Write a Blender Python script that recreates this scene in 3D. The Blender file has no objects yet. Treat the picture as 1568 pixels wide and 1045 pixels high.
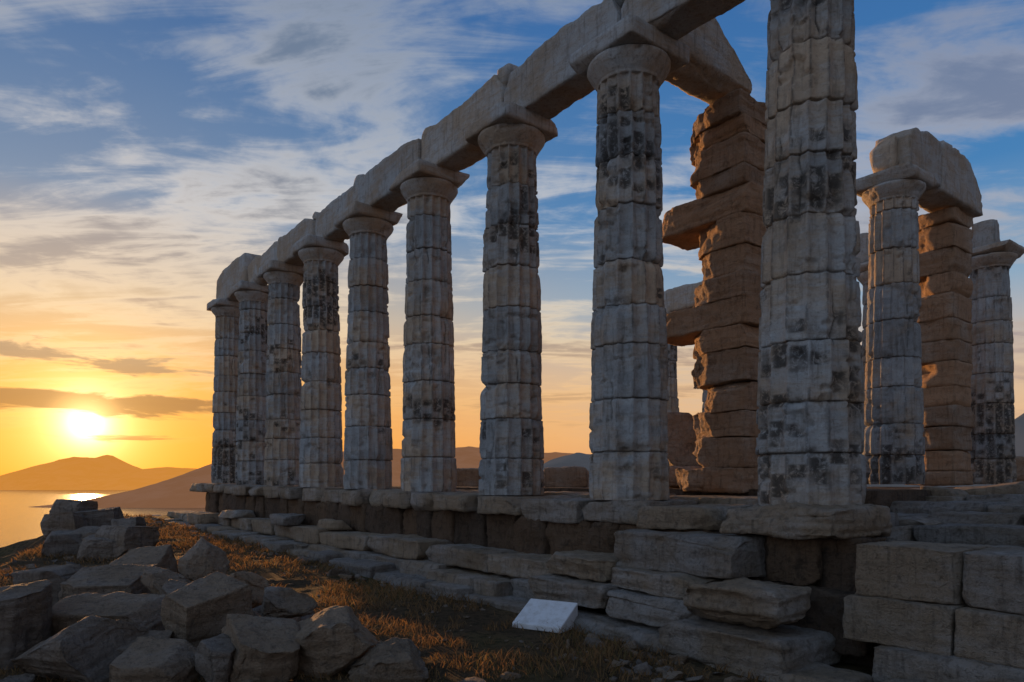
import bpy, math, random
import numpy as np
from mathutils import Vector
rng=np.random.RandomState(7)
random.seed(7)
F=1089.0; HY=742.0
RX,RY=-0.613,0.790
NX,NY=-0.790,-0.613
X0,Y0=3.08,7.36
def toXY(t,o): return X0+RX*t+NX*o, Y0+RY*t+NY*o
def toTO(x,y):
    dx=x-X0; dy=y-Y0
    return RX*dx+RY*dy, NX*dx+NY*dy
def pix(px,py,d): return ((px-784)/F*d, d, (HY-py)/F*d)

# ---------------- numpy noise
def _h(ix,iy,iz,seed):
    n=(ix*374761393+iy*668265263+iz*1274126177+seed*974634777)&0xffffffff
    n=((n^(n>>13))*1274126177)&0xffffffff
    n=(n^(n>>16))&0xffffffff
    n=(n*2246822519)&0xffffffff
    n=(n^(n>>15))&0xffff
    return n/65535.0
def vnoise(p,seed=0):
    i=np.floor(p).astype(np.int64); f=p-i; u=f*f*(3-2*f)
    r=0
    for a in (0,1):
        wa=u[:,0] if a else 1-u[:,0]
        for b in (0,1):
            wb=u[:,1] if b else 1-u[:,1]
            for c in (0,1):
                wc=u[:,2] if c else 1-u[:,2]
                r=r+wa*wb*wc*_h(i[:,0]+a,i[:,1]+b,i[:,2]+c,seed)
    return r*2-1
def fbm(p,octv=4,seed=0):
    s=0;a=1.0;tot=0
    for k in range(octv):
        s=s+a*vnoise(p*(2.03**k)+k*17.3,seed+k*31); tot+=a; a*=0.5
    return s/tot
def sstep(a,b,x):
    t=np.clip((x-a)/(b-a),0,1); return t*t*(3-2*t)

# ---------------- geometry collector
class Geo:
    def __init__(s): s.v=[];s.f=[];s.tone=[];s.stain=[];s.n=0
    def add(s,v,f,tone=0.5,stain=0.0):
        v=np.asarray(v,float); s.v.append(v); s.f.append(np.asarray(f,np.int64)+s.n)
        m=len(v)
        s.tone.append(np.full(m,tone) if np.isscalar(tone) else tone)
        s.stain.append(np.full(m,stain) if np.isscalar(stain) else stain)
        s.n+=m
    def obj(s,name,mat,parent=None,smooth=True):
        me=bpy.data.meshes.new(name)
        v=np.concatenate(s.v); fs=[]
        for f in s.f: fs.extend(f.tolist())
        me.from_pydata(v.tolist(),[],fs)
        for nm,arr in (('tone',s.tone),('stain',s.stain)):
            a=me.attributes.new(nm,'FLOAT','POINT'); a.data.foreach_set('value',np.concatenate(arr).astype(np.float32))
        me.polygons.foreach_set('use_smooth',[smooth]*len(me.polygons))
        me.update()
        ob=bpy.data.objects.new(name,me); bpy.context.scene.collection.objects.link(ob)
        if mat: me.materials.append(mat)
        if parent: ob.parent=parent
        return ob

def lattice_box(n):
    nx,ny,nz=n
    def face(ax,side):
        dims=[nx,ny,nz]; u,v=[k for k in range(3) if k!=ax]
        U,Vv=np.meshgrid(np.arange(dims[u]+1),np.arange(dims[v]+1),indexing='ij')
        K=np.zeros(U.shape+(3,),int); K[...,u]=U;K[...,v]=Vv;K[...,ax]=dims[ax]*side
        key=K[...,0]*1000000+K[...,1]*1000+K[...,2]
        q=np.stack([key[:-1,:-1],key[1:,:-1],key[1:,1:],key[:-1,1:]],-1).reshape(-1,4)
        flip=(side==0)
        if ax==1: flip=not flip
        if flip: q=q[:,::-1]
        return q
    q=np.concatenate([face(a,s) for a in range(3) for s in (0,1)])
    keys,inv=np.unique(q,return_inverse=True)
    q=inv.reshape(-1,4)
    P=np.stack([keys//1000000,(keys//1000)%1000,keys%1000],-1)/np.array([nx,ny,nz],float)
    return P,q
def rot3(yaw,pitch=0,roll=0):
    cy,sy=math.cos(yaw),math.sin(yaw);cp,sp=math.cos(pitch),math.sin(pitch);cr,sr=math.cos(roll),math.sin(roll)
    Rz=np.array([[cy,-sy,0],[sy,cy,0],[0,0,1]]);Ry=np.array([[cp,0,sp],[0,1,0],[-sp,0,cp]]);Rx=np.array([[1,0,0],[0,cr,-sr],[0,sr,cr]])
    return Rz@Ry@Rx
ROWYAW=math.atan2(RY,RX)
SEED=[100]
def rblock(geo,c,size,yaw=0,pitch=0,roll=0,cell=None,rnd=0.02,amp=0.02,freq=2.2,chip=0.06,tone=None,shape=None,strata=0.0,stain=0.0,cuts=4,cutd=.10,cuts_fixed=()):
    """weathered stone block; c world centre, size along local x,y,z"""
    SEED[0]+=1; sd=SEED[0]; r0=np.random.RandomState(sd)
    d=max(3.0,math.hypot(c[0],c[1]))
    if cell is None: cell=min(0.25,max(0.026,d*0.0040))
    size=np.array(size,float)
    n=np.clip((size/cell).astype(int),3,90)
    P,q=lattice_box(tuple(n))
    h=size/2
    p=(P*2-1)*h
    off=np.array([sd*3.17,sd*1.31,sd*2.11])
    nz=fbm(p*2.6+off,3,sd)
    rr=np.clip(rnd*(1+1.2*nz)+chip*sstep(0.3,0.8,fbm(p*2.3+off+9,3,sd+5)),0.005,None)
    rr=np.minimum(rr,h.min()*0.8)[:,None]
    qq=np.clip(p,-(h-rr),(h-rr))
    dv=p-qq; ln=np.linalg.norm(dv,axis=1,keepdims=True); nn=dv/np.maximum(ln,1e-9)
    p2=qq+nn*rr
    for k in range(cuts):
        s=r0.choice([-1,1],3).astype(float)
        if r0.rand()<.6: s[r0.randint(3)]=0
        s=s*r0.uniform(.35,1.0,3)+r0.uniform(-.12,.12,3); s/=np.linalg.norm(s)
        sup=np.abs(s)@h
        dd=sup-r0.uniform(.15,1.0)*cutd*1.2
        wob=.016*fbm(p*7+off+k*7,4,sd+60+k)
        over=np.clip(p2@s-dd-wob,0,None)
        p2=p2-over[:,None]*s
    for (s,fr,wb) in cuts_fixed:
        s=np.array(s,float); s/=np.linalg.norm(s); dd=np.abs(s)@h-fr
        over=np.clip(p2@s-dd-wb*fbm(p*4+off,4,sd+90),0,None); p2=p2-over[:,None]*s
    disp=amp*fbm(p*freq+off,4,sd+11)+amp*0.45*fbm(p*freq*5+off,3,sd+13)
    if strata>0:
        disp=disp-strata*np.abs(fbm(np.stack([p[:,0]*.8,p[:,1]*.8,p[:,2]*11],-1)+off,3,sd+17))*(1-np.abs(nn[:,2]))*2
    p2=p2+nn*disp[:,None]
    if shape is not None: p2=shape(p2,h)
    R=rot3(yaw,pitch,roll)
    w=p2@R.T+np.array(c)
    if tone is None: tone=random.random()
    geo.add(w,q,tone,stain)
def tblock(geo,t0,t1,o0,o1,z0,z1,jit=0.0,**k):
    t=(t0+t1)/2;o=(o0+o1)/2;x,y=toXY(t,o)
    rblock(geo,(x,y,(z0+z1)/2),(abs(t1-t0),abs(o1-o0),abs(z1-z0)),yaw=ROWYAW+random.uniform(-jit,jit),pitch=random.uniform(-jit,jit)*.5,roll=random.uniform(-jit,jit)*.5,**k)

# ---------------- materials
class NT:
    def __init__(s,nt): s.nt=nt
    def n(s,typ,**kw):
        nd=s.nt.nodes.new(typ)
        for k,v in kw.items():
            if k.startswith('i_'): nd.inputs[k[2:]].default_value=v
            else: setattr(nd,k,v)
        return nd
    def l(s,a,b): s.nt.links.new(a,b)
    def _set(s,inp,v):
        if isinstance(v,bpy.types.NodeSocket): s.l(v,inp)
        else: inp.default_value=v
    def m(s,op,a,b=None,c=None,clamp=False):
        nd=s.nt.nodes.new('ShaderNodeMath'); nd.operation=op; nd.use_clamp=clamp
        s._set(nd.inputs[0],a)
        if b is not None: s._set(nd.inputs[1],b)
        if c is not None: s._set(nd.inputs[2],c)
        return nd.outputs[0]
    def vm(s,op,a,b=None):
        nd=s.nt.nodes.new('ShaderNodeVectorMath'); nd.operation=op
        s._set(nd.inputs[0],a)
        if b is not None: s._set(nd.inputs[1],b)
        return nd
    def noise(s,vec,scale,detail=5,rough=.55,dist=0.0):
        nd=s.nt.nodes.new('ShaderNodeTexNoise'); s.l(vec,nd.inputs['Vector'])
        nd.inputs['Scale'].default_value=scale;nd.inputs['Detail'].default_value=detail
        nd.inputs['Roughness'].default_value=rough;nd.inputs['Distortion'].default_value=dist
        return nd.outputs['Fac']
    def mapping(s,vec,scale=(1,1,1),rot=(0,0,0),loc=(0,0,0)):
        nd=s.nt.nodes.new('ShaderNodeMapping'); s.l(vec,nd.inputs['Vector'])
        nd.inputs['Scale'].default_value=scale;nd.inputs['Rotation'].default_value=rot;nd.inputs['Location'].default_value=loc
        return nd.outputs[0]
    def mr(s,v,a,b,c=0.0,d=1.0,smooth=True):
        nd=s.nt.nodes.new('ShaderNodeMapRange'); nd.interpolation_type='SMOOTHSTEP' if smooth else 'LINEAR'
        s._set(nd.inputs['Value'],v)
        for k,x in zip(('From Min','From Max','To Min','To Max'),(a,b,c,d)): nd.inputs[k].default_value=x
        return nd.outputs[0]
    def mix(s,f,a,b,mode='MIX'):
        nd=s.nt.nodes.new('ShaderNodeMix'); nd.data_type='RGBA'; nd.blend_type=mode
        s._set(nd.inputs[0],f)
        for i,v in ((6,a),(7,b)):
            if isinstance(v,tuple): nd.inputs[i].default_value=(v[0],v[1],v[2],1)
            else: s.l(v,nd.inputs[i])
        return nd.outputs[2]
    def ramp(s,f,stops):
        nd=s.nt.nodes.new('ShaderNodeValToRGB'); s.l(f,nd.inputs[0]); e=nd.color_ramp.elements
        while len(e)<len(stops): e.new(0.5)
        for k,(p,c) in enumerate(stops):
            e[k].position=p; e[k].color=(c[0],c[1],c[2],1)
        return nd.outputs[0]
def newmat(name):
    m=bpy.data.materials.new(name); m.use_nodes=True; nt=m.node_tree
    b=nt.nodes['Principled BSDF']; N=NT(nt)
    return m,N,b
def stone_mat(name,light,warm,dark,bump=0.5,warmth=0.45,stain=True,darkamt=0.5,vein=.4,strh=.45):
    m,N,b=newmat(name)
    co=N.n('ShaderNodeTexCoord').outputs['Object']
    tone=N.n('ShaderNodeAttribute',attribute_name='tone').outputs['Fac']
    st=N.n('ShaderNodeAttribute',attribute_name='stain').outputs['Fac']
    n1=N.noise(co,1.3,5,.6,.3); n2=N.noise(co,7,7,.7,.4); n3=N.noise(co,42,5,.75)
    str_=N.noise(N.mapping(co,(1.2,1.2,8),(.12,.05,0)),2.0,6,.65,.7)
    f=N.m('ADD',N.m('MULTIPLY',n1,.9),N.m('MULTIPLY',tone,.35))
    f=N.m('ADD',f,N.m('MULTIPLY',str_,.4))
    col=N.mix(N.mr(f,.62+.3*(.5-warmth),1.0+.3*(.5-warmth)),light,warm)
    col=N.mix(N.m('MULTIPLY',N.mr(n2,.50,.70),darkamt),col,dark)
    col=N.mix(N.m('MULTIPLY',N.mr(n3,.52,.72),.55),col,dark)
    col=N.mix(N.m('MULTIPLY',N.mr(str_,.56,.68),vein),col,dark)
    sk=N.noise(N.mapping(co,(8,8,.8)),2.2,4,.6,.2)
    col=N.mix(N.m('MULTIPLY',N.mr(sk,.50,.72),.5),col,dark)
    v=N.m('ADD',.62,N.m('MULTIPLY',tone,.64))
    sc=N.vm('SCALE',col); N.l(v,sc.inputs['Scale']); col=sc.outputs[0]
    if stain:
        br=N.mr(N.noise(co,13,5,.7,.5),.32,.54)
        sf=N.m('MULTIPLY',st,br)
        col=N.mix(N.m('MULTIPLY',sf,.86,clamp=True),col,(0.032,0.028,0.025))
    N.l(col,b.inputs['Base Color']); b.inputs['Roughness'].default_value=.85
    b.inputs['Specular IOR Level'].default_value=.2
    h=N.m('ADD',N.m('MULTIPLY',n2,.8),N.m('MULTIPLY',n3,.6))
    h=N.m('ADD',h,N.m('MULTIPLY',str_,strh))
    pit=N.mr(N.noise(co,26,4,.65,.3),.32,.44)
    h=N.m('ADD',h,N.m('MULTIPLY',pit,.25))
    bp=N.n('ShaderNodeBump'); bp.inputs['Strength'].default_value=bump; bp.inputs['Distance'].default_value=.085
    N.l(h,bp.inputs['Height']); N.l(bp.outputs[0],b.inputs['Normal'])
    return m
marble=stone_mat('weathered_marble',(.45,.475,.485),(.40,.315,.23),(.16,.14,.115),bump=.65,warmth=.5,vein=.15,strh=.2,darkamt=.45)
pierm=stone_mat('pier_stone',(.45,.375,.30),(.40,.255,.155),(.15,.10,.065),bump=.9,warmth=.7,strh=.4)
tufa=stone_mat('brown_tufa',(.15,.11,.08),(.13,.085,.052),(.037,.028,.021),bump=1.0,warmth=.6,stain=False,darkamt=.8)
paving=stone_mat('step_stone',(.39,.37,.345),(.29,.225,.155),(.10,.082,.063),bump=1.0,warmth=.5,stain=False,darkamt=.6,vein=.35,strh=.35)
rubm=stone_mat('fallen_stone',(.34,.30,.26),(.27,.20,.135),(.09,.072,.056),bump=1.0,warmth=.6,stain=False,vein=.35,strh=.35)

temple=bpy.data.objects.new('greek_temple_ruin',None); bpy.context.scene.collection.objects.link(temple)

# ---------------- columns
def column(name,t,o,zb,H,seed,nseg=128,dz=0.028):
    g=Geo(); r0=np.random.RandomState(seed)
    Hs=H-0.50
    js=[0.0]
    while js[-1]<Hs-.75: js.append(js[-1]+r0.uniform(.50,.72))
    js=np.array(js[1:])
    zs=list(np.arange(0,Hs,dz))
    for j in js: zs+= [j-.014,j-.006,j,j+.006,j+.014]
    zs=np.array(sorted(zs)+[Hs])
    prof=[(Hs+.001,.398),(Hs+.02,.41),(Hs+.035,.405),(Hs+.05,.422),(Hs+.09,.45),(Hs+.14,.485),(Hs+.19,.52),(Hs+.235,.54),(Hs+.265,.535),(Hs+.28,.51)]
    zc=np.array([a for a,b in prof]); rc=np.array([b for a,b in prof])
    z=np.concatenate([zs,zc]); R=np.concatenate([.530-.125*(zs/Hs)**1.1,rc])
    th=np.linspace(0,2*np.pi,nseg,endpoint=False)
    Z,T=np.meshgrid(z,th,indexing='ij'); RR=np.repeat(R[:,None],nseg,1)
    shaft=(Z<=Hs).astype(float)
    drum=np.searchsorted(js,Z.ravel()).reshape(Z.shape)
    nd=len(js)+1
    tw=r0.uniform(-.06,.06,nd)[drum]; sc=r0.uniform(-.012,.008,nd)[drum]; dt=r0.rand(nd)[drum]
    dx=r0.uniform(-.010,.010,nd)[drum]; dy=r0.uniform(-.010,.010,nd)[drum]
    er0=r0.uniform(-.5,.1,nd)[drum]
    ph=T*16/(2*np.pi)+seed*.37+tw
    fi=np.floor(ph); u=(ph-fi)*2-1
    base=np.stack([np.cos(T)*RR,np.sin(T)*RR,Z],-1).reshape(-1,3)
    off=np.array([seed*7.1,seed*3.3,seed*1.7])
    nA=fbm(base*1.6+off,3,seed).reshape(Z.shape)
    nB=fbm(base*5+off,4,seed+3).reshape(Z.shape)
    nC=fbm(base*17+off,3,seed+5).reshape(Z.shape)
    er=np.clip(.08+.8*nA+.5*nB+er0,0,1)*.044
    fl=.058*(1-np.abs(u)**2.0)
    dep=np.where(shaft>0,np.maximum(fl,er+.004*nB),0)
    dj=np.min(np.abs(Z[...,None]-js[None,None,:]),-1)
    wj=.006+.014*np.clip(nB+.3,0,1)
    groove=.030*np.exp(-(dj/wj)**2)*shaft
    chips=.075*sstep(.10,.5,fbm(base*3.1+off+40,4,seed+9).reshape(Z.shape))*np.exp(-(dj/.08)**2)*shaft
    gouge=.045*sstep(.30,.48,fbm(base*np.array([4,4,8.])+off+80,3,seed+19).reshape(Z.shape))
    cr=np.zeros_like(Z)
    for k in range(12):
        a0=r0.uniform(0,6.28); zc0=r0.uniform(.2,Hs-.3); ln=r0.uniform(.15,.5); sl=r0.uniform(-.35,.35)
        dd=np.abs(np.angle(np.exp(1j*(T-a0-sl*(Z-zc0)-.12*nB))))*RR
        cr+=np.exp(-(dd/.010)**2)*sstep(ln,ln*.7,np.abs(Z-zc0))
    cr=np.clip(cr,0,1)*shaft
    basec=.05*np.clip(nB+.4,0,1)*np.exp(-Z/.06)
    rad=RR+.008*shaft+sc*shaft-dep-groove-chips-gouge-basec-.03*cr+.010*nA+.012*nB+.008*nC
    Xl=np.cos(T)*rad+dx*shaft; Yl=np.sin(T)*rad+dy*shaft
    cx,cy=toXY(t,o)
    v=np.stack([Xl+cx,Yl+cy,Z+zb],-1).reshape(-1,3)
    nz=len(z); I=np.arange(nz-1)[:,None]*nseg; J=np.arange(nseg)[None,:]; J2=(J+1)%nseg
    q=np.stack([I+J,I+J2,I+nseg+J2,I+nseg+J],-1).reshape(-1,4)
    rows=np.floor((Z+.04*np.sin(fi*3))/.13)
    fim=fi.astype(np.int64)%16
    h=_h(fim,rows.astype(np.int64),np.zeros_like(rows,dtype=np.int64),seed)
    band=vnoise(np.stack([Z.ravel()*1.3+seed*5.1,np.zeros(Z.size),np.zeros(Z.size)],-1),seed+40).reshape(Z.shape)
    patch=fbm(base*np.array([.9,.9,1.3])+off+5,3,seed+77).reshape(Z.shape)
    val=h*.62+.55*band+.5*patch+.25*nB
    st=sstep(.60,.80,val)*shaft*(1-np.abs(u)**6)
    al=np.exp(-((1-np.abs(u))/.15)**2)*sstep(-.25,.25,nA+.8*nB+er0*.5)*shaft*.8
    st=np.maximum(st,al)
    st=np.maximum(st,np.exp(-(dj/.010)**2)*shaft*.85)
    st=np.maximum(st,cr*.8)
    tone=np.clip(.15+.55*dt+.5*nA+.3*(h-.5),0,1); tone=np.where(shaft>0,tone,.5)
    g.add(v,q,tone.ravel(),st.ravel())
    ax,ay=toXY(t,o)
    rblock(g,(ax,ay,zb+H-.11),(1.10,1.10,.22),yaw=ROWYAW,rnd=.012,amp=.016,chip=.10,tone=.5,cuts=5,cutd=.12)
    return g.obj(name,marble,temple)
def zbase(i): return -.223+.033*i
H=5.90
for i in range(9):
    near=i<3
    column('doric_column' ,2.52*i,0,zbase(i)-.01,H,11+i*3,nseg=240 if i==0 else (192 if near else 160),dz=.022 if near else .035)
column('porch_column',2.30,-7.05,.0,5.80,71,dz=.03)
for k,i in enumerate((1,2,3,4,5)):
    column('north_column',2.52*i-(.15 if i<5 else .5),-12.1,.0,5.75-(.25 if i==1 else 0),81+k*5,nseg=96,dz=.045)

# ---------------- architraves
def arch(name,t0,t1,o0,o1,z0,z1,topprof=None,mat=marble,alongo=False,**k):
    g=Geo()
    def shp(p,h):
        u=(p[:,0]/h[0])*.5+.5 if not alongo else (p[:,1]/h[1])*.5+.5
        wz=np.clip((p[:,2]+h[2])/(2*h[2]),0,1)
        if topprof is not None:
            xs=[a for a,b in topprof]; ys=[b for a,b in topprof]
            p=p.copy(); p[:,2]+=wz**1.5*(np.interp(u,xs,ys)+.05*fbm(np.stack([u*5+t0*3,u*0+o0,p[:,1]*0],-1),4,77))
        return p
    k.setdefault('rnd',.02); k.setdefault('cuts',7); k.setdefault('cutd',.14)
    tblock(g,t0,t1,o0,o1,z0,z1,shape=shp,**k)
    return g.obj(name,mat,temple)
zt=lambda t:-.223+.0131*t+H
tops=[[(0,.0),(.1,.05),(.5,.02),(.9,-.02),(1,-.12)],
      [(0,-.16),(.06,.08),(.3,.03),(.6,.05),(.93,.0),(1,-.12)],
      [(0,-.18),(.08,.08),(.5,.05),(.8,.0),(.95,.12),(1,.0)],
      [(0,-.05),(.2,0),(.5,.05),(.85,.0),(1,-.22)],
      [(0,.14),(.10,.12),(.13,-.05),(.6,.0),(1,-.05)],
      [(0,-.14),(.2,.04),(.7,-.04),(1,.06)],
      [(0,0),(.4,-.08),(.8,-.02),(1,-.12)]]
for i in range(-1,7):
    arch('architrave_block',2.52*i+.014,2.52*(i+1)-.014,-.34,.20+random.uniform(-.03,.03),zt(2.52*i)+.005,zt(2.52*i)+.73,topprof=tops[i%7],amp=.035,chip=.14,freq=1.8,tone=random.uniform(.35,.8))
arch('architrave_block',2.52*7+.1,2.52*8+.62,-.34,.24,zt(17.6)+.005,zt(17.6)+1.02,topprof=[(0,0),(.3,.03),(.75,-.02),(1,-.2)],amp=.03,chip=.12,freq=1.6,tone=.6)
g=Geo()
for (t,hh,w) in ((5.15,.20,.4),(7.7,.22,.35),(2.65,.22,.45),(10.2,.14,.4),(12.8,.12,.35)):
    tblock(g,t-w/2,t+w/2,-.3,.12,zt(t)+.62,zt(t)+.70+hh,rnd=.03,amp=.04,chip=.15,cuts=8,cutd=.16)
g.obj('architrave_fragments',marble,temple)
arch('cross_beam',2.52-.30,2.52+.22,-2.35,-.30,zt(2.52)+.01,zt(2.52)+.86,topprof=[(0,-.66),(.15,-.40),(.42,-.02),(1,.02)],alongo=True,amp=.04,rnd=.03,chip=.15,tone=.6)

# ---------------- antae (wall end piers)
def pier(name,tc,oc,zb,ztop,courses,seed,wt=.92,wo=.86):
    random.seed(seed); g=Geo()
    z=zb; hs=[c[0] for c in courses]; s=(ztop-zb)/sum(hs)
    for (hh,ext,exo) in courses:
        h=hh*s
        jt=random.uniform(-.05,.06); jo=random.uniform(-.02,.02)
        fx=[((1,random.uniform(1.0,1.9),random.uniform(-.3,.3)),random.uniform(.16,.34),.12)]
        if random.random()<.5: fx.append(((1,.8,random.choice((-1,1))*random.uniform(.5,1.1)),random.uniform(.10,.26),.10))
        tblock(g,tc-wt/2+jo,tc+wt/2+ext+jt,oc-wo/2+jo,oc+wo/2+exo+random.uniform(-.02,.02),z+.002,z+h-.002,jit=.012,rnd=.014,amp=.035,chip=.10,freq=2.8,strata=.025,tone=random.uniform(.3,.9),cell=.028 if seed<50 else .05,cuts=4,cutd=.09,cuts_fixed=fx)
        z+=h
    return g.obj(name,pierm,temple)
pier('anta_pier',2.50,-2.32,-.12,5.62,[(.42,.45,.08),(.52,.16,.0),(.44,.2,0),(.5,.06,0),(.55,.12,0),(.40,.16,0),(.46,.82,0),(.42,.12,0),(.46,.03,-.02),(.52,.0,0),(.5,.70,.0),(.30,.04,0),(.5,.12,.0),(.3,.2,.04),(.38,.25,.12)],21)
random.seed(4)
pier('anta_pier',2.45,-9.55,-.02,5.66,[(.3,.1,.06)]+[(random.uniform(.42,.56),random.choice((-.0,.15,.35,.1)),0) for _ in range(11)]+[(.28,.06,.08)],61,wo=1.0)
arch('porch_architrave',2.30-.42,2.30+.30,-8.15,-6.78,5.80,6.62,topprof=[(0,0),(.4,.06),(1,-.04)],alongo=True,amp=.04,chip=.12,tone=.5)
arch('porch_architrave',2.30-.42,2.30+.30,-10.25,-8.17,5.72,6.68,topprof=[(0,-.55),(.25,-.1),(.6,.08),(1,.06)],alongo=True,amp=.05,rnd=.03,chip=.15,tone=.6)
arch('porch_architrave',2.30-.2,2.30+.22,-7.4,-6.6,5.81,6.5,alongo=True,amp=.05,rnd=.03,chip=.15)
arch('north_architrave',2.2,2.75,-12.35,-11.9,5.5,6.15,amp=.04,chip=.15)
for i in range(2,5):
    arch('north_architrave',2.52*i-.13,2.52*(i+1)-.17,-12.4,-11.8,5.76,6.55,topprof=tops[i],amp=.04,chip=.12)
g=Geo(); random.seed(5)
def pxblock(g,x0,x1,y0,y1,d,dep,yaw=None,**k):
    a=pix(x0,y1,d); b=pix(x1,y0,d)
    rblock(g,((a[0]+b[0])/2,d+dep/2,(a[2]+b[2])/2),(b[0]-a[0],dep,b[2]-a[2]),yaw=0 if yaw is None else yaw,**k)
pxblock(g,1012,1092,632,716,12.2,.8,yaw=-.25,rnd=.04,amp=.07,chip=.2,tone=.3,cuts=9,cutd=.25)
pxblock(g,1030,1180,714,745,11.4,.9,yaw=-.2,rnd=.03,amp=.05,chip=.15,tone=.6)
pxblock(g,838,905,716,752,16,.9,yaw=-.2,rnd=.03,amp=.05,tone=.4)
pxblock(g,700,740,718,752,19,.9,yaw=-.2,rnd=.03,amp=.05,tone=.4)
pxblock(g,1413,1568,700,738,19.8,.9,yaw=-.15,rnd=.03,amp=.05,tone=.4)
g.obj('inner_wall_stones',pierm,temple)

# ---------------- crepidoma
random.seed(11)
g=Geo(); t=.70
tblock(g,-.70,.54,-.62,.80,-.50,-.225,rnd=.04,amp=.06,chip=.14,tone=.8,cell=.02,strata=.04,cuts=12,cutd=.20)
while t<21.3:
    L=random.uniform(.85,1.5); e=random.uniform(-.12,.10)
    tblock(g,t+.02,t+L-.02,-.7,.64+e,-.52+.0131*t+random.uniform(-.04,.03),-.228+.0131*t+random.uniform(-.03,.0),jit=.018,rnd=.018,amp=.035,chip=.12,tone=random.uniform(.5,1),strata=.02,cuts=8,cutd=.14)
    t+=L
t=.62
while t<21.3:
    L=random.uniform(1.0,1.4)
    tblock(g,t+.01,t+L-.01,-2.0,-.72,-.5,-.17+.006*t+random.uniform(-.02,.01),amp=.02,chip=.1,tone=random.uniform(.4,1))
    t+=L
g.obj('stylobate',paving,temple)
g=Geo(); t=-.55
while t<21.2:
    L=random.uniform(.45,.95)
    tblock(g,t,t+L-.012,-.4,.52+random.uniform(-.09,.05),-1.05,-.50+.0131*t,rnd=.03,amp=.06,chip=.16,freq=3.5)
    t+=L
tblock(g,-.2,21.2,-2.2,-.35,-1.6,-.53,amp=.02,cell=.2,cuts=0)
tblock(g,.3,21.2,-13.5,-2.0,-1.6,-.07,amp=.02,cell=.2,cuts=0)
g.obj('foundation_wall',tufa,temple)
g=Geo()
t=2.75
while t<22.5:
    L=random.uniform(.9,2.1)
    tblock(g,t+.015,t+L-.015,.35,1.12+random.uniform(-.12,.12),-1.24,-.93+random.uniform(-.05,.03),jit=.025,rnd=.02,amp=.035,chip=.12,tone=random.uniform(.4,1),strata=.03,cuts=7,cutd=.12)
    t+=L
t=2.6
while t<22:
    L=random.uniform(.8,1.8)
    tblock(g,t+.015,t+L-.015,.5,1.38+random.uniform(-.14,.12),-1.6,-1.24+random.uniform(-.04,.02),jit=.03,rnd=.02,amp=.04,chip=.15,tone=random.uniform(.1,.7),strata=.03,cuts=7,cutd=.13)
    t+=L
t=-2.0
while t<24:
    L=random.uniform(.7,1.9)
    gz=-1.62+.021*t
    tblock(g,t+.02,t+L-.02,1.1,1.72+random.uniform(-.10,.12),gz-.2,min(gz+.14,-1.16)+random.uniform(-.05,.03),jit=.04,rnd=.02,amp=.04,chip=.15,tone=random.uniform(.1,.8),strata=.03,cuts=8,cutd=.13)
    t+=L
for (a,b,c,d_,z0,z1) in ((15.5,17.2,.6,1.25,-.93,-.72),(11.8,13.0,.6,1.2,-.93,-.7),(9.6,10.6,.55,1.0,-.93,-.74),(17.6,19.4,.9,1.5,-1.2,-.85)):
    tblock(g,a,b,c,d_,z0,z1,jit=.06,amp=.04,chip=.15,cuts=9,cutd=.18)
K=dict(rnd=.018,amp=.035,chip=.12,cuts=8,cutd=.12,cell=.021,strata=.045)
tblock(g,.18,1.78,.35,1.06,-.93,-.535,jit=.02,tone=.3,**K)
tblock(g,1.75,2.85,.30,1.26,-1.10,-.86,jit=.03,tone=.9,**K)
tblock(g,.42,1.72,.35,1.30,-1.14,-.93,jit=.05,tone=.7,**K)
tblock(g,1.5,2.8,.35,1.48,-1.38,-1.12,jit=.05,tone=.5,**K)
tblock(g,.4,1.5,.35,1.52,-1.42,-1.15,jit=.07,tone=.4,**K)
tblock(g,-.60,.44,.95,1.52,-1.28,-.92,jit=.08,tone=.75,rnd=.03,amp=.05,chip=.14,cuts=9,cutd=.13,cell=.02,strata=.06)
tblock(g,-.7,.6,.5,1.66,-1.6,-1.31,jit=.05,tone=.45,**K)
g.obj('temple_steps',paving,temple)
g=Geo()
tblock(g,-.42,.12,.0,.62,-.97,-.505,rnd=.03,amp=.05,chip=.15,freq=4,cell=.022,tone=.9)
tblock(g,-.78,-.46,.0,.5,-.97,-.505,rnd=.03,amp=.05,chip=.15,freq=4,cell=.022,tone=.6)
tblock(g,-.95,.3,.0,.8,-1.5,-.97,rnd=.04,amp=.06,chip=.2,freq=4,cell=.024,tone=.3)
tblock(g,-9,-.4,-14,.55,-1.7,-.62,amp=.02,cell=.2,tone=.3,cuts=0)
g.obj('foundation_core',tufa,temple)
g=Geo()
for (z0,z1,oo,ts) in ((-.94,-.52,.90,-.92),(-1.31,-.945,1.0,-.86),(-1.75,-1.315,1.14,-1.15)):
    t=ts
    while t>-6:
        L=random.uniform(.6,1.1)
        tblock(g,t-L+.005,t-.005,oo-.8,oo+random.uniform(-.03,.03),z0,z1+random.uniform(-.015,.01),jit=.01,rnd=.010,amp=.022,chip=.06,tone=random.uniform(.2,.8),cell=.020,strata=.01,cuts=7,cutd=.05)
        t-=L
for (o0,o1,zz) in ((.1,-.75,-.53),(-.75,-1.6,-.42),(-1.6,-2.5,-.33),(-2.5,-3.6,-.24),(-3.6,-5,-.17),(-5,-6.8,-.10),(-6.8,-9,-.04),(-9,-13,-.01)):
    t=-.85 if o0>-.7 else .6
    while t>-8:
        L=random.uniform(.7,1.5)
        tblock(g,t-L+.01,t-.01,o1+.01,o0-.01+random.uniform(-.1,.1),zz-.25,zz+random.uniform(-.05,.03),jit=.02,rnd=.014,amp=.03,chip=.13,tone=random.uniform(.1,.8),cell=.032 if o0>-4 else .08,cuts=8,cutd=.12)
        t-=L
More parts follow.
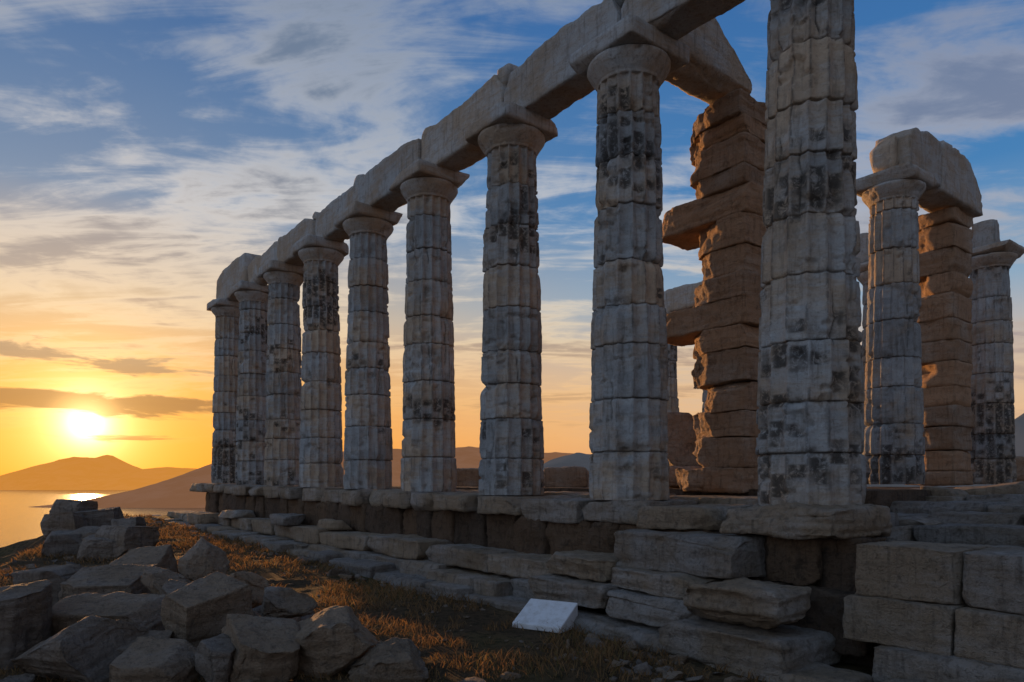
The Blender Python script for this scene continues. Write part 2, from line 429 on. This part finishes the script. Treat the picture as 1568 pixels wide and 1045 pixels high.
for k in range(22):
    tt=random.uniform(-3.4,.4); oo=random.uniform(-7,-.9); s=random.uniform(.2,.7)
    zz=np.interp(-oo,[0,1.2,2,3,4.3,6,8],[-.5,-.42,-.33,-.24,-.17,-.1,-.04])
    tblock(g,tt,tt+s*1.5,oo,oo+s*.8,zz-.06,zz+random.uniform(.05,.15),jit=.25,rnd=.02,amp=.03,chip=.12,cuts=8)
g.obj('paving_slabs',paving,temple)

# ---------------- ground
def ground_z(x,y,detail=True):
    t,o=toTO(x,y)
    base=-1.62+.021*np.clip(t,-20,26)
    base=base-.035*np.clip(o-4,0,10)
    p=np.stack([x,y,np.zeros_like(x)],-1)
    if detail: base=base+.05*fbm(p*.6,4,3)+.022*fbm(p*4,3,9)
    om=np.interp(t,[-20,2,8,13.5,19,24],[14,9.0,7.4,5.9,4.4,3.3])
    sd=np.maximum(np.maximum(o-om, t-24.5), -o-40)
    sd=sd+np.clip(.5+.05*np.abs(sd),0,1.5)*fbm(p*.25,3,21)
    drop=np.where(sd>0,np.minimum(sd*.5,8)+np.clip(sd-10,0,None)*.5,0)
    rough=np.where(sd>-1,np.clip(sd+1,0,6)*.18,0)*fbm(p*.9,4,51)
    return np.maximum(base-drop+rough,-75.)
def axis(lo,hi,c,d0,gr):
    a=[c];s=d0
    while a[-1]<hi: a.append(a[-1]+s); s*=gr if a[-1]-c>9 else 1.0
    b=[c];s=d0
    while b[-1]>lo: b.append(b[-1]-s); s*=gr if c-b[-1]>9 else 1.0
    return np.array(sorted(set(b+a)))
xs=axis(-260,260,-1,.065,1.05); ys=axis(-60,300,8,.065,1.05)
GX,GY=np.meshgrid(xs,ys,indexing='ij'); gz=ground_z(GX.ravel(),GY.ravel())
V=np.stack([GX.ravel(),GY.ravel(),gz],-1); ny=len(ys)
I=np.arange(len(xs)-1)[:,None]*ny; J=np.arange(ny-1)[None,:]
q=np.stack([I+J,I+ny+J,I+ny+J+1,I+J+1],-1).reshape(-1,4)
g=Geo(); g.add(V,q)
gm,N,b=newmat('dry_ground')
co=N.n('ShaderNodeTexCoord').outputs['Object']
n1=N.noise(co,.7,5,.6); n2=N.noise(co,9,7,.7); n3=N.noise(co,60,4,.7)
c=N.mix(N.mr(n1,.4,.62),(.11,.075,.043),(.17,.115,.06))
c=N.mix(N.mr(n2,.45,.65),c,(.05,.04,.022))
c=N.mix(N.m('MULTIPLY',N.mr(n3,.55,.75),.6),c,(.24,.19,.13))
c=N.mix(N.m('MULTIPLY',N.mr(N.noise(co,.35,3),.5,.65),.4),c,(.06,.07,.02))
N.l(c,b.inputs['Base Color']); b.inputs['Roughness'].default_value=.95; b.inputs['Specular IOR Level'].default_value=.1
bp=N.n('ShaderNodeBump'); bp.inputs['Strength'].default_value=1; bp.inputs['Distance'].default_value=.12
N.l(N.m('ADD',n2,N.m('MULTIPLY',n3,.5)),bp.inputs['Height']); N.l(bp.outputs[0],b.inputs['Normal'])
g.obj('ground',gm)

# ---------------- grass
n=140000
t=rng.uniform(-4,24,n); o=1.65+rng.rand(n)*6.8
w=rng.rand(n); keep=(w<np.clip(7/(t+6),.3,1))&(o<np.interp(t,[-20,2,8,13.5,19,24],[14,9.0,7.4,5.9,4.4,3.3])+.5)
t=t[keep];o=o[keep];x=X0+RX*t+NX*o; y=Y0+RY*t+NY*o
P0=np.stack([x,y,0*x],-1)
cl=fbm(P0*1.3,3,91)+.8*fbm(P0*5,2,95); keep=(cl>-.1)&(y>1.5); x=x[keep];y=y[keep];cl=cl[keep];o=o[keep]
n=len(x); zg=ground_z(x,y)
hgt=rng.uniform(.03,.085,n)*(1+1.3*np.clip(cl,0,1)); a=rng.uniform(0,6.28,n); lean=rng.uniform(.4,1.6,n)*hgt; la=rng.uniform(0,6.28,n)
wd=rng.uniform(.003,.006,n)*np.clip(y/8,1,2.2)
v0=np.stack([x+np.cos(a)*wd,y+np.sin(a)*wd,zg-.01],-1);v1=np.stack([x-np.cos(a)*wd,y-np.sin(a)*wd,zg-.01],-1)
m1=np.stack([x+np.cos(la)*lean*.4+np.cos(a)*wd*.7,y+np.sin(la)*lean*.4+np.sin(a)*wd*.7,zg+hgt*.6],-1)
m0=m1-np.stack([np.cos(a)*wd*1.4,np.sin(a)*wd*1.4,0*a],-1)
v2=np.stack([x+np.cos(la)*lean,y+np.sin(la)*lean,zg+hgt],-1)
V=np.stack([v0,v1,m0,m1,v2],1).reshape(-1,3); k=np.arange(n)*5
g=Geo(); tn=np.repeat(np.clip(rng.rand(n)*.85+.15*(fbm(np.stack([x,y,0*x],-1)*.5,2,7)>.2),0,1),5)
g.add(V,np.stack([k,k+1,k+2,k+3],-1),tn)
g.f.append(np.stack([k+3,k+2,k+4],-1))
grm,N,b=newmat('dry_grass_blades')
tone=N.n('ShaderNodeAttribute',attribute_name='tone').outputs['Fac']
c=N.ramp(tone,[(0,(.09,.062,.028)),(.4,(.21,.125,.05)),(.8,(.34,.19,.075)),(1,(.12,.12,.035))])
N.l(c,b.inputs['Base Color']); b.inputs['Roughness'].default_value=.7
tr=N.n('ShaderNodeBsdfTranslucent'); N.l(c,tr.inputs[0]); mx=N.n('ShaderNodeMixShader'); mx.inputs[0].default_value=.55
N.l(b.outputs[0],mx.inputs[1]);N.l(tr.outputs[0],mx.inputs[2]); N.l(mx.outputs[0],grm.node_tree.nodes['Material Output'].inputs[0])
g.obj('dry_grass',grm)

# ---------------- fallen blocks (left foreground)
random.seed(3); rk=np.random.RandomState(44)
def fallen(x0,x1,y0,y1,dep=None,yaw=0.0,pitch=0,roll=0,rnd=.010,amp=.032,chip=.07,tone=None,d=None,hh=None,cuts=9,cutd=.11):
    if d is None: d=1.62*F/max(y1-HY,30)
    w=(x1-x0)/F*d
    h=hh if hh else (y1-y0)/F*d*.85
    dep=dep or w*.7
    cx=((x0+x1)/2-784)/F*d
    g=Geo(); zc=(HY-y0)/F*d-h/2
    a=rk.uniform(-.22,.22,6)
    def skew(p,hf):
        u=p/hf; q_=p.copy()
        q_[:,0]=p[:,0]*(1+a[0]*u[:,1]*.6-abs(a[1])*.5*u[:,2])+a[2]*.5*p[:,2]
        q_[:,1]=p[:,1]*(1+a[3]*.6*u[:,0])
        q_[:,2]=p[:,2]*(1+a[4]*.7*u[:,0]+a[5]*.4*u[:,1])
        return q_
    rblock(g,(cx,d+dep*.3,zc),(w,dep,h+.12),yaw=yaw,pitch=pitch,roll=roll,rnd=rnd,amp=amp,chip=chip,tone=tone,cell=.020,strata=.02,cuts=cuts,cutd=cutd,shape=skew)
    return g.obj('fallen_stone_block',rubm)
fallen(60,243,938,990,yaw=-.05,roll=.20,dep=.62,d=6.9,hh=.17,tone=.7)
fallen(25,178,962,1060,d=5.9,yaw=-.3,roll=.28,dep=.8,rnd=.03,tone=.4,hh=.45,cuts=14,cutd=.22)
fallen(250,365,912,1025,d=6.6,yaw=1.0,pitch=-.12,roll=.16,dep=.46,tone=.8,hh=.4)
fallen(90,208,890,945,d=8.3,yaw=.08,roll=.20,dep=.8,tone=.6,hh=.32)
fallen(38,112,878,935,d=8.7,yaw=-.3,roll=.12,dep=.7,tone=.3,hh=.36)
fallen(162,240,862,905,d=9.8,yaw=.15,roll=.22,dep=1.0,tone=.8,hh=.28)
fallen(335,402,884,965,d=7.6,yaw=.5,pitch=.5,roll=.1,dep=.35,rnd=.03,amp=.05,tone=.9,hh=.42,cuts=14,cutd=.22)
fallen(282,342,846,905,d=9.2,yaw=.7,pitch=.6,roll=.2,dep=.4,rnd=.02,amp=.05,tone=.8,hh=.38,cuts=12,cutd=.2)
fallen(415,570,962,1060,d=5.9,yaw=-.5,roll=.30,dep=.55,rnd=.04,amp=.08,chip=.2,tone=.9,hh=.34,cuts=18,cutd=.2)
fallen(340,445,986,1060,d=5.7,yaw=.5,roll=.34,pitch=.08,dep=.6,tone=.8,hh=.18)
fallen(292,350,1001,1060,d=5.6,yaw=.5,roll=.25,dep=.4,tone=.3,hh=.25)
fallen(-60,48,920,1040,d=6.4,yaw=.2,roll=.1,dep=.6,tone=.3,hh=.6,cuts=12,cutd=.16)
fallen(168,252,992,1030,d=6.2,yaw=.1,roll=.2,dep=.4,tone=.5,hh=.16)
fallen(165,285,1017,1070,d=5.6,yaw=-.1,roll=.22,dep=.5,tone=.7,hh=.18)
fallen(215,290,878,935,d=8.0,yaw=-.6,roll=.25,dep=.5,rnd=.03,tone=.6,hh=.32,cuts=14,cutd=.2)
fallen(530,650,1012,1060,d=5.7,yaw=.3,roll=.15,dep=.5,rnd=.05,amp=.07,chip=.2,tone=.6,hh=.2,cuts=14,cutd=.2)
fallen(395,480,920,970,d=7.3,yaw=.5,roll=.2,dep=.5,rnd=.04,amp=.07,tone=.6,hh=.25,cuts=14,cutd=.2)
fallen(0,60,925,960,d=7.6,yaw=.3,roll=.15,dep=.5,tone=.5,hh=.35)
fallen(240,330,912,960,d=7.3,yaw=.2,roll=.2,dep=.5,tone=.4,hh=.35,cuts=12,cutd=.2)
for a_ in ((62,120,792,830,15.2,.1),(80,125,770,802,16,.0),(112,170,785,818,15.8,.3),(150,215,812,852,13.5,-.3),(165,205,800,826,14.5,.2),(85,150,818,856,14.2,.0),(120,190,826,860,13.4,.3),(60,110,822,858,14.0,.5)):
    fallen(a_[0],a_[1],a_[2],a_[3],d=a_[4],yaw=a_[5],roll=random.uniform(-.1,.15),dep=.8,hh=(a_[3]-a_[2])/F*a_[4],cuts=10,cutd=.16,tone=random.uniform(.1,.6))
g=Geo(); random.seed(9)
def small(t,o,s):
    x,y=toXY(t,o); z=float(ground_z(np.array([x]),np.array([y]))[0])
    if y<2 or math.hypot(x-.33,y-7.8)<.75: return
    rblock(g,(x,y,z+s*.08),(s*random.uniform(.8,1.6),s*random.uniform(.7,1.2),s*random.uniform(.35,.7)),yaw=random.uniform(0,3),pitch=random.uniform(-.3,.3),roll=random.uniform(-.3,.3),rnd=s*.06,amp=s*.10,freq=2/s*.6,chip=s*.1,cell=max(.018,s/9),cuts=9,cutd=s*.45)
for k in range(90): small(random.uniform(-2.2,22),1.80+abs(random.gauss(0,.25)),random.choice((.05,.08,.12,.16,.24)))
for k in range(90):
    tt=random.uniform(-1,9); small(tt,4.0+.12*tt+random.gauss(0,.28),random.choice((.08,.12,.18,.28,.36)))
for k in range(80): small(random.uniform(1,12),random.uniform(4.6,6.8),random.choice((.06,.10,.16,.24)))
for k in range(260): small(random.uniform(-3,14),random.uniform(1.9,5),random.choice((.02,.03,.04,.06)))
for k in range(140): small(random.uniform(-2.4,1.8),random.uniform(1.75,2.7),random.choice((.04,.06,.09,.16)))
g.obj('rubble',rubm)

# ---------------- information panel
def panel():
    w,dp,hb,hf=.60,.40,.27,.06
    vs=[(-w/2,-dp/2,0),(w/2,-dp/2,0),(w/2,dp/2,0),(-w/2,dp/2,0),(-w/2,-dp/2,hf),(w/2,-dp/2,hf),(w/2,dp/2,hb),(-w/2,dp/2,hb)]
    fs=[(3,2,1,0),(4,5,6,7),(0,1,5,4),(1,2,6,5),(2,3,7,6),(3,0,4,7)]
    me=bpy.data.meshes.new('information_panel'); me.from_pydata(vs,[],fs)
    ob=bpy.data.objects.new('information_panel',me); bpy.context.scene.collection.objects.link(ob)
    m,N,b=newmat('white_panel'); co=N.n('ShaderNodeTexCoord').outputs['Object']
    N.l(N.mix(N.mr(N.noise(co,9,6,.75),.38,.75),(.60,.62,.64),(.42,.41,.39)),b.inputs['Base Color']); b.inputs['Roughness'].default_value=.5
    me.materials.append(m); bv=ob.modifiers.new('bevel','BEVEL'); bv.width=.012; bv.segments=3
    ob.location=(.36,7.75,-1.56); ob.rotation_euler=(0,0,math.radians(-32))
panel()

# ---------------- sea
me=bpy.data.meshes.new('sea'); S=60000
me.from_pydata([(-S,-200,-60),(S,-200,-60),(S,S,-60),(-S,S,-60)],[],[(0,1,2,3)])
sea=bpy.data.objects.new('sea',me); bpy.context.scene.collection.objects.link(sea)
m,N,b=newmat('sea_water'); co=N.n('ShaderNodeTexCoord').outputs['Object']
b.inputs['Base Color'].default_value=(.03,.03,.03,1); b.inputs['Roughness'].default_value=.12; b.inputs['IOR'].default_value=1.33
bp=N.n('ShaderNodeBump'); bp.inputs['Strength'].default_value=.35; bp.inputs['Distance'].default_value=1.0
N.l(N.m('ADD',N.noise(N.mapping(co,(1,2.2,1)),.03,7,.65),N.noise(co,.35,3,.6)),bp.inputs['Height']); N.l(bp.outputs[0],b.inputs['Normal'])
me.materials.append(m)

# ---------------- hills
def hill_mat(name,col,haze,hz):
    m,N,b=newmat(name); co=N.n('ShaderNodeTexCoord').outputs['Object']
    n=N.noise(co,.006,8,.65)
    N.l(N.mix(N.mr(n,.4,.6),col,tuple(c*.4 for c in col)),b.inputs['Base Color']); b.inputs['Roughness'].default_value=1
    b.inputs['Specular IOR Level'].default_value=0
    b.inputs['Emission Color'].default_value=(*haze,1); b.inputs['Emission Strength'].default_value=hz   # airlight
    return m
def hill(D,prof,mat,depth,seed,base=-64):
    pxs=[p[0] for p in prof];zz=[max((HY-p[1])/F*D,base) for p in prof]
    nx=200;nd=24
    PX=np.linspace(pxs[0],pxs[-1],nx); ZR=np.interp(PX,pxs,zz)
    U=np.linspace(-1,1,nd)
    A,B=np.meshgrid(np.arange(nx),np.arange(nd),indexing='ij')
    x=(PX[A.ravel()]-784)/F*D; y=D+U[B.ravel()]*depth
    p=np.stack([x,y,0*x],-1)
    prf=np.clip(1-np.abs(U[B.ravel()]),0,1)**.8
    nz=fbm(p/(depth*.5),5,seed)
    hgt=ZR[A.ravel()]-base
    z=base+hgt*np.clip(prf+.25*nz*prf*(1-prf)*2,0,1.05)+hgt*.06*fbm(p/(depth*.1),4,seed+5)*prf
    I=np.arange(nx-1)[:,None]*nd;J=np.arange(nd-1)[None,:]
    q=np.stack([I+J,I+nd+J,I+nd+J+1,I+J+1],-1).reshape(-1,4)
    g=Geo(); g.add(np.stack([x,y,z],-1),q); g.obj('hill',mat)
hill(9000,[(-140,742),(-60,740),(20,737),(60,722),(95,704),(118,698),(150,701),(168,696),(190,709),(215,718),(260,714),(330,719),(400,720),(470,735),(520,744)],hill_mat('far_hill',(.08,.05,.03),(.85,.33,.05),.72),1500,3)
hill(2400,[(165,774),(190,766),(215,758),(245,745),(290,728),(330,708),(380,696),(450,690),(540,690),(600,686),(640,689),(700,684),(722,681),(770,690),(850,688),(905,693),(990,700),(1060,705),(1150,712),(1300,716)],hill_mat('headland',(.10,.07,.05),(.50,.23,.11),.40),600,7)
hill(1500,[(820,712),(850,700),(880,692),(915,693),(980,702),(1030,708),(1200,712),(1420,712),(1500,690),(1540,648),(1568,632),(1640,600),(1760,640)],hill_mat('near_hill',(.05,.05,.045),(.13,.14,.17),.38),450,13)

# ---------------- sun & world
az=math.radians(-30.9); el=math.radians(4.24)
sd=(math.sin(az)*math.cos(el),math.cos(az)*math.cos(el),math.sin(el))
L=bpy.data.lights.new('sun','SUN'); L.energy=5.0; L.angle=math.radians(.5); L.color=(1,.50,.18)
lo=bpy.data.objects.new('sun',L); bpy.context.scene.collection.objects.link(lo)
lo.rotation_euler=Vector(sd).to_track_quat('Z','Y').to_euler()
w=bpy.data.worlds.new('World'); bpy.context.scene.world=w; w.use_nodes=True
N=NT(w.node_tree); bg=w.node_tree.nodes['Background']; bg.inputs['Strength'].default_value=.1
sky=N.n('ShaderNodeTexSky',sky_type='NISHITA'); sky.sun_disc=False; sky.sun_elevation=el; sky.sun_rotation=az%(2*math.pi); sky.altitude=60
co=N.n('ShaderNodeTexCoord').outputs['Generated']
dirn=N.vm('NORMALIZE',co).outputs[0]
sp=N.n('ShaderNodeSeparateXYZ'); N.l(dirn,sp.inputs[0]); dx,dy,dz=sp.outputs
zc=N.m('MAXIMUM',dz,0.0)
dot=N.vm('DOT_PRODUCT',dirn,tuple(sd)).outputs['Value']
ang=N.m('ARCCOSINE',N.m('MINIMUM',dot,.99999))
near=N.mr(ang,.05,.95,1,0)
back=N.mr(dy,.25,-.35)
g1=N.ramp(zc,[(0,(.95,.26,.010)),(.05,(.98,.34,.022)),(.12,(.92,.43,.085)),(.22,(.66,.50,.32)),(.34,(.17,.28,.42)),(.55,(.045,.135,.31)),(1,(.04,.10,.27))])
g2=N.ramp(zc,[(0,(.74,.38,.20)),(.06,(.88,.52,.26)),(.14,(.72,.54,.39)),(.24,(.28,.42,.57)),(.36,(.065,.23,.50)),(.6,(.035,.135,.38)),(1,(.04,.12,.32))])
g3a=N.ramp(zc,[(0,(.36,.36,.42)),(.1,(.52,.56,.68)),(.35,(.45,.58,.79)),(1,(.18,.30,.50))])
g3b=N.ramp(zc,[(0,(.22,.17,.15)),(.1,(.33,.25,.23)),(.35,(.19,.21,.28)),(1,(.12,.18,.31))])
g3=N.mix(N.mr(dx,-.5,.6),g3a,g3b)  # unseen sky behind the camera, brightened on the left to shape the columns
base=N.mix(near,g2,g1)
den=N.m('ADD',zc,.10)
cx=N.m('DIVIDE',dx,den); cy=N.m('DIVIDE',dy,den)
cb=N.n('ShaderNodeCombineXYZ'); N.l(cx,cb.inputs[0]); N.l(cy,cb.inputs[1])
P=cb.outputs[0]
c1=N.noise(N.mapping(P,(.75,1.25,1),(0,0,math.radians(-25)),(3.1,1.7,0)),1.0,7,.56,.7)
c2=N.noise(N.mapping(P,(.6,2.2,1),(0,0,math.radians(18)),(9.1,4.7,0)),2.2,7,.62,1.2)
c3=N.noise(N.mapping(P,(1,1,1),(0,0,0),(2.3,7.7,0)),5.5,5,.6,.6)
cc=N.m('ADD',N.m('MULTIPLY',c1,.58),N.m('MULTIPLY',c2,.30))
cc=N.m('ADD',cc,N.m('MULTIPLY',c3,.12))
mask=N.mr(cc,.45,.57)
mask=N.m('MULTIPLY',mask,N.mr(dz,.03,.16))
dens=N.mr(cc,.52,.62)
lit=N.ramp(zc,[(0,(1.0,.46,.08)),(.1,(1.0,.54,.19)),(.2,(.93,.73,.48)),(.34,(.80,.77,.73)),(.45,(.50,.53,.58)),(.6,(.28,.34,.44)),(1,(.25,.32,.42))])
shd=N.ramp(zc,[(0,(.55,.26,.08)),(.12,(.60,.34,.16)),(.25,(.36,.34,.33)),(.45,(.17,.23,.32)),(1,(.14,.20,.30))])
ccol=N.mix(dens,lit,shd)
ccol=N.mix(N.mr(ang,.6,1.2,0,.55),ccol,(.22,.24,.36))
col=N.mix(N.m('MULTIPLY',mask,.82),base,ccol)
aza=N.m('ARCTAN2',dx,dy)
cb2=N.n('ShaderNodeCombineXYZ'); N.l(N.m('MULTIPLY',aza,9.0),cb2.inputs[0]); N.l(N.m('MULTIPLY',dz,60.0),cb2.inputs[1])
cn=N.noise(cb2.outputs[0],1.0,7,.6,.5)
def gauss(v,c,s):
    q_=N.m('DIVIDE',N.m('SUBTRACT',v,c),s); return N.m('POWER',2.71828,N.m('MULTIPLY',N.m('MULTIPLY',q_,q_),-1.0))
bnd=N.m('MULTIPLY',gauss(dz,.096,.015),N.mr(aza,-.30,-.42))
bnd2=N.m('MULTIPLY',gauss(dz,.058,.005),N.mr(aza,-.36,-.50))
bnd3=N.m('MULTIPLY',gauss(dz,.150,.018),N.mr(aza,-.1,-.5,0,.8))
bv_=N.m('ADD',N.m('ADD',bnd,N.m('MULTIPLY',bnd2,.4)),N.m('MULTIPLY',bnd3,.85))
bank=N.mr(N.m('ADD',bv_,N.m('MULTIPLY',N.m('SUBTRACT',cn,.5),2.4)),.42,.75)
bank=N.m('MULTIPLY',bank,N.mr(dz,.03,.06))
bank=N.m('MULTIPLY',bank,N.mr(dz,.24,.17))
rimc=N.mix(N.mr(ang,.015,.05),(1.0,.50,.12),N.mix(N.mr(dz,.10,.16),(.33,.14,.045),(.46,.30,.18)))
col=N.mix(N.m('MULTIPLY',bank,.9),col,N.mix(near,(.50,.38,.32),rimc))
att=N.m('SUBTRACT',1.0,N.m('MULTIPLY',bank,.75))
def glow(k,colr,amp):
    e=N.m('MULTIPLY',N.m('POWER',2.71828,N.m('MULTIPLY',ang,-k)),amp)
    e=N.m('MULTIPLY',e,att)
    cv=N.n('ShaderNodeCombineXYZ')
    for i in range(3): N.l(N.m('MULTIPLY',e,colr[i]),cv.inputs[i])
    return cv.outputs[0]
add=lambda a,b_: N.vm('ADD',a,b_).outputs[0]
col=add(col,glow(6,(1,.40,.03),.34)); col=add(col,glow(26,(1,.70,.26),1.8)); col=add(col,glow(75,(1,.85,.6),5.0))
disc=N.mr(ang,.002,.012,1,0)
cv=N.n('ShaderNodeCombineXYZ')
for i,cval in enumerate((14,12,8)): N.l(N.m('MULTIPLY',disc,float(cval)),cv.inputs[i])
col=add(col,cv.outputs[0])
col=N.mix(back,col,g3)
sc=N.vm('SCALE',col); sc.inputs['Scale'].default_value=9.0
s2=N.vm('SCALE',sky.outputs[0]); s2.inputs['Scale'].default_value=.06
N.l(add(sc.outputs[0],s2.outputs[0]),bg.inputs['Color'])

# ---------------- camera
cd=bpy.data.cameras.new('camera'); cam=bpy.data.objects.new('camera',cd); bpy.context.scene.collection.objects.link(cam)
cam.rotation_euler=(math.radians(90),0,0); cd.sensor_width=36; cd.lens=25.0; cd.shift_y=219.5/1568; cd.clip_start=.1; cd.clip_end=150000
sc_=bpy.context.scene; sc_.camera=cam
sc_.view_settings.view_transform='Standard'; sc_.view_settings.look='None'; sc_.view_settings.exposure=0
